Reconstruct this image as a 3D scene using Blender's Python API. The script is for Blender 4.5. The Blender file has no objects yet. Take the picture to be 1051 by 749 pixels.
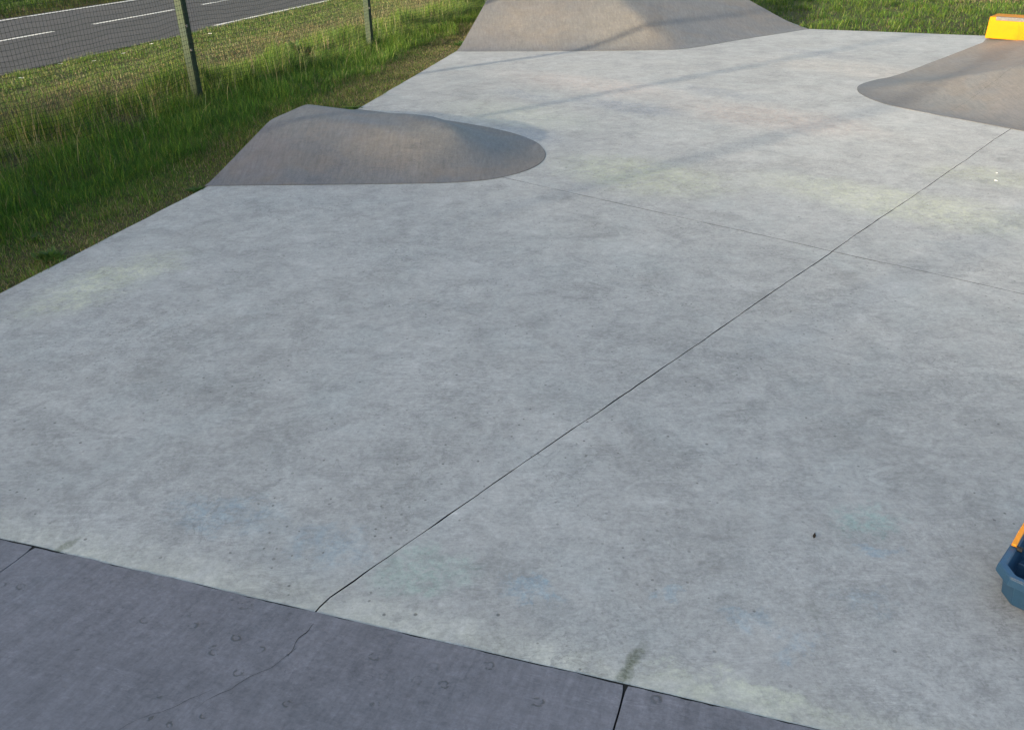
import bpy, bmesh, math, random
import numpy as np
from mathutils import Vector, Matrix
from mathutils.geometry import delaunay_2d_cdt
random.seed(7); rng = np.random.default_rng(11)
R = math.radians
S = bpy.context.scene
COL = S.collection

# ------------------------------------------------------------------ helpers
def tag(o, label=None, cat=None, group=None, kind=None):
    if label: o['label'] = label
    if cat: o['category'] = cat
    if group: o['group'] = group
    if kind: o['kind'] = kind
    return o
def empty(name, loc, rz=0):
    o = bpy.data.objects.new(name, None); COL.objects.link(o)
    o.location = loc; o.rotation_euler = (0, 0, rz); o.empty_display_size = .1
    return o
def link(name, me, mat, parent=None, smooth=False):
    o = bpy.data.objects.new(name, me); COL.objects.link(o)
    if mat: me.materials.append(mat)
    if parent: o.parent = parent
    if smooth: me.polygons.foreach_set('use_smooth', [True]*len(me.polygons))
    return o
def mesh(name, v, f, mat, parent=None, smooth=False):
    me = bpy.data.meshes.new(name); me.from_pydata([tuple(p) for p in v], [], f); me.update()
    return link(name, me, mat, parent, smooth)
def bm_obj(name, bm, mat, parent=None, smooth=False):
    me = bpy.data.meshes.new(name); bm.to_mesh(me); bm.free()
    return link(name, me, mat, parent, smooth)
def box_bm(sx, sy, sz, bevel=0, seg=2, at=(0, 0, 0)):
    bm = bmesh.new(); bmesh.ops.create_cube(bm, size=1)
    bmesh.ops.scale(bm, vec=(sx, sy, sz), verts=bm.verts)
    if bevel: bmesh.ops.bevel(bm, geom=bm.edges[:], offset=bevel, segments=seg, affect='EDGES', profile=.6)
    bmesh.ops.translate(bm, vec=at, verts=bm.verts)
    return bm
def azv(d): return np.array([math.sin(R(d)), math.cos(R(d))])
def vnoise(x, y, s, seed=0):
    """value noise in [0,1] for numpy arrays"""
    x = np.asarray(x)/s; y = np.asarray(y)/s
    xi = np.floor(x).astype(np.int64); yi = np.floor(y).astype(np.int64)
    fx = x-xi; fy = y-yi; fx = fx*fx*(3-2*fx); fy = fy*fy*(3-2*fy)
    def h(a, b):
        n = (a*374761393 + b*668265263 + seed*1442695041) & 0xffffffff
        n = ((n ^ (n >> 13))*1274126177) & 0xffffffff
        return ((n ^ (n >> 16)) & 0xffff)/65535.
    return (h(xi, yi)*(1-fx)+h(xi+1, yi)*fx)*(1-fy)+(h(xi, yi+1)*(1-fx)+h(xi+1, yi+1)*fx)*fy
def inside(poly, x, y):
    c = np.zeros(len(x), bool); n = len(poly)
    for i in range(n):
        x0, y0 = poly[i]; x1, y1 = poly[(i+1) % n]
        if y0 == y1: continue
        m = ((y0 > y) != (y1 > y)) & (x < (x1-x0)*(y-y0)/(y1-y0)+x0)
        c ^= m
    return c
def resample(pl, step, closed=False):
    out = []; n = len(pl)
    for i in range(n if closed else n-1):
        a = np.array(pl[i], float); b = np.array(pl[(i+1) % n], float)
        k = max(1, int(round(np.linalg.norm(b-a)/step)))
        for j in range(k): out.append(a+(b-a)*j/k)
    if not closed: out.append(np.array(pl[-1], float))
    return np.array(out)
def smooth_poly(pl, it=2):
    """Chaikin, end points kept"""
    p = [np.array(q, float) for q in pl]
    for _ in range(it):
        q = [p[0]]
        for a, b in zip(p[:-1], p[1:]): q += [a*.75+b*.25, a*.25+b*.75]
        q.append(p[-1]); p = q
    return p

# ------------------------------------------------------------------ node helper
class NT:
    def __init__(s, name):
        s.m = bpy.data.materials.new(name); s.m.use_nodes = True
        s.t = s.m.node_tree; s.n = s.t.nodes; s.l = s.t.links
        s.b = s.n['Principled BSDF']; s.out = s.n['Material Output']
        s.pos = s.n.new('ShaderNodeTexCoord').outputs['Object']
    def put(s, sock, v):
        if isinstance(v, bpy.types.NodeSocket): s.l.new(v, sock)
        elif v is not None:
            if isinstance(v, (tuple, list)) and len(v) == 3 and sock.type == 'RGBA': v = (*v, 1)
            sock.default_value = v
    def math(s, op, a, b=None, c=None, clamp=False):
        n = s.n.new('ShaderNodeMath'); n.operation = op; n.use_clamp = clamp
        s.put(n.inputs[0], a); s.put(n.inputs[1], b); s.put(n.inputs[2], c); return n.outputs[0]
    def vmath(s, op, a, b=None, out=0):
        n = s.n.new('ShaderNodeVectorMath'); n.operation = op
        s.put(n.inputs[0], a); s.put(n.inputs[1], b); return n.outputs[out]
    def noise(s, scale, detail=4, rough=.6, dist=0, vec=None, col=False):
        n = s.n.new('ShaderNodeTexNoise'); s.put(n.inputs['Vector'], vec or s.pos)
        n.inputs['Scale'].default_value = scale; n.inputs['Detail'].default_value = detail
        n.inputs['Roughness'].default_value = rough; n.inputs['Distortion'].default_value = dist
        return n.outputs['Color' if col else 'Fac']
    def vor(s, scale, feature='F1', vec=None, out='Distance', rnd=1):
        n = s.n.new('ShaderNodeTexVoronoi'); n.feature = feature; s.put(n.inputs['Vector'], vec or s.pos)
        n.inputs['Scale'].default_value = scale; n.inputs['Randomness'].default_value = rnd
        return n.outputs[out]
    def map(s, v, a, b, c=0., d=1., sm=False):
        n = s.n.new('ShaderNodeMapRange'); n.interpolation_type = 'SMOOTHSTEP' if sm else 'LINEAR'
        s.put(n.inputs[0], v)
        for i, q in enumerate((a, b, c, d)): n.inputs[i+1].default_value = q
        return n.outputs[0]
    def mix(s, f, a, b, mode='MIX'):
        n = s.n.new('ShaderNodeMix'); n.data_type = 'RGBA'; n.blend_type = mode
        s.put(n.inputs[0], f); s.put(n.inputs[6], a); s.put(n.inputs[7], b); return n.outputs[2]
    def xform(s, rot=(0, 0, 0), scale=(1, 1, 1), loc=(0, 0, 0), vec=None):
        n = s.n.new('ShaderNodeMapping'); s.put(n.inputs[0], vec or s.pos)
        n.inputs[1].default_value = loc; n.inputs[2].default_value = rot; n.inputs[3].default_value = scale
        return n.outputs[0]
    def bump(s, h, strength=.2, dist=.01):
        n = s.n.new('ShaderNodeBump'); s.put(n.inputs['Height'], h)
        n.inputs['Strength'].default_value = strength; n.inputs['Distance'].default_value = dist
        s.l.new(n.outputs[0], s.b.inputs['Normal'])
    def fin(s, col, rough=.8, spec=.3, metal=0.):
        s.put(s.b.inputs['Base Color'], col); s.put(s.b.inputs['Roughness'], rough)
        s.b.inputs['Specular IOR Level'].default_value = spec; s.b.inputs['Metallic'].default_value = metal
        return s.m
    def patch(s, x, y, rx, ry, ang, warp):
        """soft blotch mask centred on (x, y) with an irregular outline"""
        v = s.vmath('ADD', s.pos, warp)
        v = s.vmath('SUBTRACT', v, (x, y, 0))
        v = s.xform((0, 0, R(ang)), (1, 1, 1), vec=v)
        v = s.vmath('MULTIPLY', v, (1/rx, 1/ry, 0))
        return s.map(s.vmath('LENGTH', v, out=1), 1.0, .25, 0, 1, True)

# ------------------------------------------------------------------ materials
E0 = np.array([-2.24, 2.79]); EAZ = 107.07
EN = azv(EAZ-180+90)                       # horizontal direction from the fold towards the floor
EN = -EN if (np.array([0, 6])-E0) @ EN < 0 else EN

def concrete(name, base, amp=1., floor=False, brown=0., seed=0., ramp=False, stains_and_shading=(), brush=0.):
    t = NT(name)
    t.pos = t.xform(loc=(seed, seed*.7, 0)) if seed else t.pos
    raw = t.n.new('ShaderNodeTexCoord').outputs['Object']
    big = t.noise(.45, 4, .55, .4)
    mid = t.noise(2.3, 6, .68, .9)
    med = t.noise(7.5, 7, .72, 1.3)
    fine = t.noise(38, 5, .75, .3)
    grit = t.noise(170, 3, .8)
    streak = t.noise(3.2, 6, .7, 1.6, vec=t.xform((0, 0, R(20)), (1, 3.2, 1)))
    scuff = t.noise(11, 6, .75, 2.2, vec=t.xform((0, 0, R(-35)), (1, 4, 1)))
    f = t.math('MULTIPLY', t.map(big, .3, .7, -1, 1), .07*amp)
    for src, lo, hi, k in ((mid, .3, .7, .13), (med, .3, .7, .17), (fine, .3, .7, .13), (grit, .25, .75, .09), (streak, .32, .68, .05), (scuff, .35, .65, .08)):
        f = t.math('ADD', f, t.math('MULTIPLY', t.map(src, lo, hi, -1, 1), k*amp))
    val = t.math('ADD', f, 1.0)
    col = t.mix(1, base, t.mix(0, (1, 1, 1), (1, 1, 1)), 'MULTIPLY')
    # faint hue drift
    hue = t.noise(1.1, 4, .6, .5, vec=t.xform(loc=(5, 9, 2)))
    col = t.mix(t.map(hue, .42, .7, 0, .25), col, tuple(np.array(base)*np.array((1.02, .99, .95))))
    hue2 = t.noise(1.6, 5, .6, .8, vec=t.xform(loc=(-7, 3, 5)))
    col = t.mix(t.map(hue2, .5, .75, 0, .45), col, tuple(np.array(base)*np.array((.93, 1.0, 1.02))))
    warp = t.vmath('MULTIPLY', t.vmath('SUBTRACT', t.noise(2.6, 5, .65, .3, vec=raw, col=True), (.5, .5, .5)), (.6, .6, 0))
    warp2 = t.vmath('MULTIPLY', t.vmath('SUBTRACT', t.noise(9, 5, .7, .3, vec=raw, col=True), (.5, .5, .5)), (.42, .42, 0))
    keep = t.pos; t.pos = raw
    if brown:
        b = t.noise(.9, 5, .6, .8)
        col = t.mix(t.map(b, .44, .58, 0, brown), col, tuple(np.array(base)*np.array((1.20, .99, .80))))
        b2 = t.noise(1.3, 5, .65, 1.2, vec=t.xform(loc=(3, 1, 8)))
        col = t.mix(t.map(b2, .48, .62, 0, brown*.9), col, tuple(np.array(base)*np.array((.84, .9, 1.02))))
    for (x, y, rx, ry, an, c, k) in stains_and_shading:
        m = t.math('MULTIPLY', t.patch(x, y, rx, ry, an, warp), k)
        col = t.mix(t.math('MULTIPLY', m, t.map(t.noise(12, 6, .75, .6), .35, .6, .45, 1)), col, c)
    if brush:      # marks left by the finishing trowel, running up the faces
        b_ = t.noise(9, 6, .75, .5, vec=t.xform((0, 0, R(12)), (3.5, .5, .5)))
        k_ = t.math('ADD', 1, t.math('MULTIPLY', t.map(b_, .35, .65, -1, 1), brush))
        col = t.mix(1, col, t.mix(0, k_, k_), 'MULTIPLY')
    chips = None
    if floor:
        # washed-out chalk, painted pale-green sun patches and old stains that lie on the slab
        P = [(-1.30, 2.95, .36, .17, 10, (.25, .36, .44), .38), (-.80, 2.75, .30, .15, 30, (.25, .36, .44), .34),
             (-.38, 2.56, .30, .2, 0, (.27, .40, .34), .36), (.07, 2.45, .17, .07, 15, (.25, .36, .44), .5),
             (1.57, 2.87, .22, .14, 0, (.26, .42, .39), .42), (1.52, 2.66, .12, .07, 0, (.25, .36, .45), .4), (1.06, 2.16, .13, .08, -30, (.25, .36, .45), .42),
             (.92, 2.27, .13, .08, 10, (.25, .36, .44), .36), (.62, 2.42, .08, .05, 0, (.25, .36, .44), .36), (1.38, 2.36, .15, .08, 0, (.25, .36, .44), .25),
             (1.3, 8.2, 1.3, .8, 40, (.42, .44, .31), .42), (3.5, 7.2, 1.9, .65, 38, (.44, .45, .35), .5), (-2.95, 5.6, .9, .38, -60, (.48, .49, .37), .5),
             (.1, 10.9, 1.6, .9, 40, (.43, .45, .36), .3), (3.3, 10.6, 1.9, .9, 40, (.44, .36, .32), .4), (1.2, 12.9, 2.3, .8, 40, (.46, .38, .34), .35),
             (5.6, 13.9, 2.4, 1.0, 40, (.45, .40, .35), .35), (1.6, 11.3, 1.1, .5, 40, (.22, .24, .28), .5), (.2, 9.9, .8, .4, 50, (.23, .25, .29), .4), (3.0, 12.2, 1.2, .4, 48, (.24, .255, .28), .4), (.2, 12.2, .8, .25, 60, (.24, .26, .29), .4), (5.5, 15.5, 1.5, .4, 48, (.24, .25, .27), .35), (.8, 1.93, .5, .09, 17, (.50, .52, .41), .75), (4.7, 8.0, .8, .5, 20, (.43, .44, .33), .35)]
        grainy = t.map(t.noise(15, 7, .8, .7), .40, .58, .12, 1)
        for (x, y, rx, ry, an, c, k) in P:
            w = warp if rx > .5 else warp2
            m = t.math('MULTIPLY', t.patch(x, y, rx, ry, an, w), min(.95, k*(1.7 if rx > .5 else 1.3)))
            col = t.mix(t.math('MULTIPLY', m, grainy), col, c)
        # pale bloom along the foot of the bank
        v = t.vmath('SUBTRACT', t.vmath('ADD', raw, t.vmath('MULTIPLY', warp2, (.5, .5, 0))), (E0[0], E0[1], 0))
        d = t.vmath('DOT_PRODUCT', v, (EN[0], EN[1], 0), out=1)
        bl = t.math('MULTIPLY', t.map(d, .22, .0, 0, .75, True), t.map(t.noise(13, 6, .75, .6), .35, .62, .3, 1))
        col = t.mix(bl, col, (.50, .50, .44))
        # moss where the bank's joints meet the slab
        for (x, y, rx, ry, an, k) in ((.41, 2.07, .035, .17, 31, .85), (-1.93, 2.74, .03, .10, 30, .65), (1.16, 2.32, .035, .06, 0, .25)):
            w3 = t.vmath('MULTIPLY', warp2, (.22, .22, 0))
            m = t.math('MULTIPLY', t.patch(x, y, rx, ry, an, w3), k)
            col = t.mix(t.math('MULTIPLY', m, t.map(t.noise(60, 4, .7), .3, .6, .4, 1)), col, (.10, .115, .07))
        # dark worn blotches
        dk = t.noise(1.5, 7, .75, 1.4, vec=t.xform(loc=(11, 4, 0)))
        col = t.mix(t.map(dk, .51, .68, 0, .45), col, tuple(np.array(base)*.66))
        lt = t.noise(2.1, 7, .78, 1.8, vec=t.xform(loc=(1, 14, 0)))
        col = t.mix(t.map(lt, .52, .70, 0, .42), col, tuple(np.array(base)*1.28))
    if True:
        def line(n_, w_): return t.map(t.math('ABSOLUTE', t.math('SUBTRACT', n_, .5)), 0, w_, 1, 0)
        k1 = t.map(t.noise(1.7, 4, .6, .5, vec=t.xform(loc=(2, 7, 1))), .47, .62)
        k2 = t.map(t.noise(2.3, 4, .6, .5, vec=t.xform(loc=(9, 3, 4))), .48, .62)
        l1 = t.math('MULTIPLY', line(t.noise(3.3, 5, .62, 1.8), .016), k1)
        l2 = t.math('MULTIPLY', line(t.noise(6, 4, .6, .6, vec=t.xform((0, 0, R(62)), (.35, 3, 1))), .014), k2)
        l3 = t.math('MULTIPLY', line(t.noise(5, 4, .6, .8, vec=t.xform((0, 0, R(-22)), (.3, 3, 1), (3, 3, 3))), .012), k1)
        dkl = t.math('MAXIMUM', l1, l3)
        col = t.mix(t.math('MULTIPLY', dkl, .42), col, tuple(np.array(base)*.45))
        col = t.mix(t.math('MULTIPLY', l2, .42), col, tuple(np.minimum(np.array(base)*1.5, .8)))
        ag = t.vmath('DOT_PRODUCT', t.vor(95, out='Color'), (1, 0, 0), out=1)
        sp = t.map(t.noise(70, 4, .8, .2), .58, .70)
        wear = t.map(t.noise(.8, 5, .65, .8, vec=t.xform(loc=(6, 6, 6))), .38, .62)
        kk = t.math('ADD', 1, t.math('MULTIPLY', t.map(ag, 0, 1, -.06, .05), t.math('ADD', .45, wear)))
        kk = t.math('SUBTRACT', kk, t.math('MULTIPLY', sp, t.math('MULTIPLY', wear, .30)))
        col = t.mix(1, col, t.mix(0, kk, kk), 'MULTIPLY')
    if ramp:
        # open bubbles: small broken rings, and a greenish cast
        rv = t.vmath('ADD', raw, t.vmath('MULTIPLY', warp2, (.11, .11, 0)))
        dd = t.vor(10, vec=rv); pick = t.vor(10, vec=rv, out='Color')
        sel = t.map(t.vmath('DOT_PRODUCT', pick, (1, 0, 0), out=1), .25, .28)
        ring = t.math('MULTIPLY', t.map(dd, .10, .14, 0, 1), t.map(dd, .25, .20, 0, 1))
        dd = t.math('MULTIPLY', dd, t.map(t.vmath('DOT_PRODUCT', pick, (0, 0, 1), out=1), 0, 1, .75, 1.7))
        ring = t.math('MULTIPLY', t.map(dd, .11, .15, 0, 1), t.map(dd, .24, .19, 0, 1))
        brk = t.map(t.noise(42, 3, .6), .45, .52)
        clus = t.map(t.noise(2.2, 2, .5, vec=t.xform(loc=(4, 4, 1))), .36, .50)
        chips = t.math('MULTIPLY', t.math('MULTIPLY', ring, sel), t.math('MULTIPLY', brk, clus))
        g = t.patch(-1.5, 1.95, .5, .35, 20, warp)
        col = t.mix(t.math('MULTIPLY', g, .5), col, tuple(np.array(base)*np.array((.8, 1.06, 1.06))))
        for (x, y, rx, ry, k) in ((.37, 1.975, .10, .055, .85), (-2.08, 2.66, .07, .05, .55)):
            m = t.math('MULTIPLY', t.patch(x, y, rx, ry, 0, t.vmath('MULTIPLY', warp2, (.2, .2, 0))), k)
            col = t.mix(m, col, (.10, .11, .075))
    col = t.mix(1, col, t.mix(0, val, val), 'MULTIPLY')
    # pinholes
    dots = t.vor(15); pick = t.vor(15, out='Color')
    sel = t.map(t.vmath('DOT_PRODUCT', pick, (0, 1, 0), out=1), .60, .64)
    pit = t.math('MULTIPLY', t.map(t.math('ADD', dots, t.math('MULTIPLY', t.vmath('DOT_PRODUCT', pick, (0, 0, 1), out=1), .09)), .135, .09, 0, 1), sel)
    pit = t.math('MULTIPLY', pit, t.map(t.noise(1.2, 3, .6, vec=t.xform(loc=(8, 2, 3))), .42, .58, .4, 1))
    if floor:
        v2 = t.vmath('ADD', t.pos, t.vmath('MULTIPLY', warp2, (.06, .06, 0))); d2 = t.vor(30, vec=v2); p2 = t.vor(30, vec=v2, out='Color')
        s2 = t.map(t.vmath('DOT_PRODUCT', p2, (1, 0, 0), out=1), .66, .70)
        z2 = t.math('MULTIPLY', t.map(t.math('ADD', d2, t.math('MULTIPLY', t.vmath('DOT_PRODUCT', p2, (0, 0, 1), out=1), .12)), .22, .16, 0, 1), s2)
        z2 = t.math('MULTIPLY', z2, t.map(t.noise(1.6, 3, .6, vec=t.xform(loc=(2, 5, 3))), .45, .58, .08, 1))
        pit = t.math('MAXIMUM', pit, z2)
    if chips is not None: pit = t.math('MAXIMUM', t.math('MULTIPLY', pit, .35), chips)
    col = t.mix(t.math('MULTIPLY', pit, .62), col, (.06, .06, .058))
    t.bump(t.math('ADD', t.math('ADD', t.math('MULTIPLY', fine, .5), t.math('MULTIPLY', grit, .4)), t.math('MULTIPLY', pit, -1.2)), .28, .004)
    t.pos = keep
    return t.fin(col, t.map(med, .3, .7, .62, .85), .32)

M_floor = concrete('pale trowelled concrete', (.350, .350, .345), 1.0, floor=True)
M_hump = concrete('brownish sprayed concrete', (.158, .158, .163), .5, brown=.5, seed=3.1, brush=.14, stains_and_shading=[(-1.05, 8.75, .95, .75, 0, (.215, .195, .172), .75), (-.75, 9.0, .45, .4, 0, (.235, .21, .18), .5), (-2.05, 9.0, .55, .9, 20, (.14, .15, .165), .7), (-2.55, 8.5, .45, .6, 0, (.175, .16, .165), .6), (.1, 9.2, .45, .9, 0, (.135, .14, .15), .6), (5.6, 11.9, .7, .5, 30, (.215, .19, .17), .6), (7, 12, 1.2, .8, 20, (.19, .17, .155), .5), (6.6, 10.6, 1.2, .6, -40, (.14, .135, .14), .5)])  # lighter cone face and dark nose: stains plus side light painted in
M_right = concrete('grey concrete of the right bank', (.136, .138, .143), .5, brown=.3, seed=6.2, brush=.12, stains_and_shading=[(5.6, 11.9, .7, .5, 30, (.175, .165, .155), .5), (7, 12, 1.2, .8, 20, (.165, .155, .145), .4), (6.6, 10.6, 1.2, .6, -40, (.125, .122, .13), .5)])
M_far = concrete('warm grey sprayed concrete', (.158, .158, .160), .5, brown=.4, seed=8.4, brush=.16, stains_and_shading=[(.4, 17.3, 1.5, 1.3, 0, (.23, .205, .175), .6), (2.2, 17.2, 1.3, 1.6, 0, (.24, .215, .18), .7), (-.3, 16.6, .7, .8, 0, (.165, .16, .165), .6), (4.3, 18.4, 1.6, 1.2, 30, (.165, .162, .165), .6), (2.9, 17.6, .25, 1.6, 12, (.15, .13, .115), .5)])
M_bank = concrete('smooth dark concrete', (.176, .168, .187), .9, ramp=True, brush=.12, seed=5.)

def plain(name, c, rough=.6, spec=.4, nscale=20, namp=.12, metal=0, c2=None, lo=.5, hi=.7, bump=0):
    t = NT(name); n = t.noise(nscale, 5, .65, .3)
    col = t.mix(t.map(n, .3, .7), tuple(np.array(c)*(1-namp)), tuple(np.minimum(np.array(c)*(1+namp), 1)))
    if c2: col = t.mix(t.map(t.noise(nscale*.4, 6, .7, .6), lo, hi), col, c2)
    if bump: t.bump(n, bump, .004)
    return t.fin(col, t.map(n, .3, .7, rough-.06, rough+.06), spec, metal)
M_crack = plain('dirt in a crack', (.022, .022, .021), .95, .1)
M_seam = plain('dirt in a seam', (.10, .098, .09), .95, .1, 30, .5)
M_post = plain('weathered green paint', (.018, .036, .016), .6, .25, 9, .3, 0, (.008, .026, .017), .46, .6, .1)
M_cord = plain('black net cord', (.012, .014, .013), .8, .2)
M_net = plain('dark green net twine', (.018, .026, .02), .8, .2)
M_steel = plain('galvanised steel', (.11, .11, .113), .7, .2, 30, .25, 0)
M_yellow = plain('yellow paint', (.44, .172, .001), .7, .12, 9, .06, 0, (.36, .132, .003), .54, .74, .12)
M_blue = plain('blue plastic', (.028, .085, .165), .42, .45, 40, .1, 0, (.06, .12, .19), .55, .8)
M_orange = plain('orange plastic', (.85, .31, .015), .45, .45, 30, .06)
M_dark = plain('black plastic', (.012, .013, .016), .5, .4)
M_paper = plain('white paper scrap', (.75, .75, .72), .8, .2)
M_leafd = plain('dead leaf', (.03, .022, .015), .8, .2)
M_petal = plain('white petal', (.75, .74, .70), .7, .2)
M_bark = plain('grey bark', (.09, .07, .055), .9, .1, 12, .3, bump=.5)

def leafy(name, base=None, attr=None, trans=.35, rough=.55):
    t = NT(name)
    if attr:
        a = t.n.new('ShaderNodeAttribute'); a.attribute_name = attr; c = a.outputs['Color']
    else:
        c = t.mix(t.map(t.noise(1.5, 4, .6), .3, .7), tuple(np.array(base)*.6), tuple(np.array(base)*1.4))
    t.fin(c, rough, .25)
    tr = t.n.new('ShaderNodeBsdfTranslucent'); t.put(tr.inputs[0], t.mix(1, c, (1.25, 1.3, .6), 'MULTIPLY'))
    mx = t.n.new('ShaderNodeMixShader'); mx.inputs[0].default_value = trans
    t.l.new(t.b.outputs[0], mx.inputs[1]); t.l.new(tr.outputs[0], mx.inputs[2]); t.l.new(mx.outputs[0], t.out.inputs[0])
    return t.m
M_blade = leafy('grass blades', attr='Col')
M_leaf = leafy('tree leaves', base=(.05, .085, .025))
M_weed = leafy('weed leaves', base=(.075, .14, .04))

# asphalt
t = NT('worn asphalt')
n1 = t.noise(.6, 5, .6, .3); n2 = t.noise(160, 3, .7); n3 = t.noise(6, 5, .7, vec=t.xform((0, 0, R(16.6)), (2.5, .3, 1)))
c = t.mix(t.map(n1, .3, .7), (.038, .039, .043), (.053, .052, .056))
c = t.mix(t.map(n3, .35, .65), c, (.055, .05, .055)); c = t.mix(t.map(n2, .3, .7, 0, .6), c, (.078, .078, .078))
tr_ = t.map(t.noise(1.2, 4, .6, .3, vec=t.xform((0, 0, R(16.6)), (2.2, .04, 1))), .4, .62)
c = t.mix(t.math('MULTIPLY', tr_, .45), c, (.035, .035, .037)); c = t.mix(t.math('MULTIPLY', t.map(t.math('ABSOLUTE', t.math('SUBTRACT', t.noise(.9, 5, .65, 1.2), .5)), 0, .008, 1, 0), .7), c, (.02, .02, .02))
t.bump(n2, .4, .006); M_road = t.fin(c, .85, .3)
t = NT('worn road paint'); n = t.noise(35, 6, .75, .4)
M_line = t.fin(t.mix(t.map(n, .46, .62, 0, .75), (.66, .66, .63), (.14, .14, .14)), .7, .3)
# soil and matted turf under the blades
t = NT('soil and matted turf')
a = t.noise(1.3, 6, .7, .6); b = t.noise(14, 6, .75, .4); c3 = t.noise(90, 4, .8)
c = t.mix(t.map(a, .4, .62), (.055, .062, .026), (.085, .068, .038))
c = t.mix(t.map(b, .4, .65, 0, .7), c, (.045, .058, .02)); c = t.mix(t.map(c3, .4, .7, 0, .5), c, (.11, .09, .055))
t.bump(b, .8, .03); M_soil = t.fin(c, .95, .1)

# ------------------------------------------------------------------ layout (metres, camera stands over the origin)
L0 = np.array([-3.64, 5.42]); L2 = np.array([-2.03, 11.33]); L3 = np.array([-.97, 16.16])
LA = (L2-L0)/np.linalg.norm(L2-L0); LL = L0-LA*9.5; L4 = L3+azv(13)*9
FLOOR = [LL, L0, L2, L3, L4, (6.2, 21.5), (6.33, 18.67), (9.41, 17.43), (17.5, 14.1), (17.5, -5), LL+np.array([0, -2.])]
FLOOR = [np.array(p, float) for p in FLOOR]
A0 = np.array([-.80, 2.35]); A1 = np.array([5.82, 9.77]); AAZ = 41.75
B1 = np.array([2.48, 6.08]); BAZ = 128.8
def w_of(x, y):
    """distance to the left of the slab's long edge"""
    n = np.array([-LA[1], LA[0]]); return (x-L0[0])*n[0]+(y-L0[1])*n[1]

# ------------------------------------------------------------------ ground sheet
gx = np.concatenate([np.linspace(-300, -40, 14), np.linspace(-36, 36, 145), np.linspace(40, 300, 14)])
X, Y = np.meshgrid(gx, gx, indexing='ij')
W = w_of(X, Y)
far = np.clip((np.abs(X)+np.abs(Y)-40)/60, 0, 1)
bumpy = (vnoise(X, Y, 2.2, 3)-.5)*.10+(vnoise(X, Y, .9, 5)-.5)*.05
mask = np.clip((W-.4)/1.2, 0, 1)*np.clip((5.6-W)/1.0, 0, 1)
Z = -.035+mask*(bumpy+.035)
lawn = (W < 0)
Z = np.where(lawn, -.035, Z)
n = len(gx); idx = np.arange(n*n).reshape(n, n)
F = np.stack([idx[:-1, :-1], idx[1:, :-1], idx[1:, 1:], idx[:-1, 1:]], -1).reshape(-1, 4)
g = mesh('ground', np.stack([X, Y, Z], -1).reshape(-1, 3).tolist(), F.tolist(), M_soil, smooth=True); tag(g, kind='structure')
def ground_z(x, y):
    W = w_of(x, y)
    m = np.clip((W-.4)/1.2, 0, 1)*np.clip((5.6-W)/1.0, 0, 1)
    return -.035+m*((vnoise(x, y, 2.2, 3)-.5)*.10+(vnoise(x, y, .9, 5)-.5)*.05+.035)

# ------------------------------------------------------------------ road
RAZ = 16.6; rd = azv(RAZ); rn = np.array([-rd[1], rd[0]]); RC = np.array([-9.72, 20.86])
def strip(a, b, o0, o1, z, step=2.0, jit=0.):
    k = max(1, int((b-a)/step)); v = []; f = []
    for i in range(k+1):
        s = a+(b-a)*i/k
        for o in (o0, o1):
            p = RC+rd*s+rn*(o+(rng.normal()*jit if jit else 0)); v.append((p[0], p[1], z))
    for i in range(k): f.append((2*i, 2*i+2, 2*i+3, 2*i+1))
    return v, f
road = mesh('road', *strip(-150, 220, -3.22, 3.0, -.018, .35, .03), M_road); tag(road, kind='structure')
mesh('edge_line', *strip(-150, 220, 2.72, 2.85, -.013), M_line, road)
mesh('edge_line', *strip(.4, 220, -3.06, -2.94, -.013), M_line, road)
v = []; f = []
for k in range(-30, 45):
    vv, ff = strip(.0+k*4.30, 3.05+k*4.30, -.06, .06, -.013, 4)
    f += [tuple(i+len(v) for i in q) for q in ff]; v += vv
mesh('centre_dashes', v, f, M_line, road)

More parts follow.
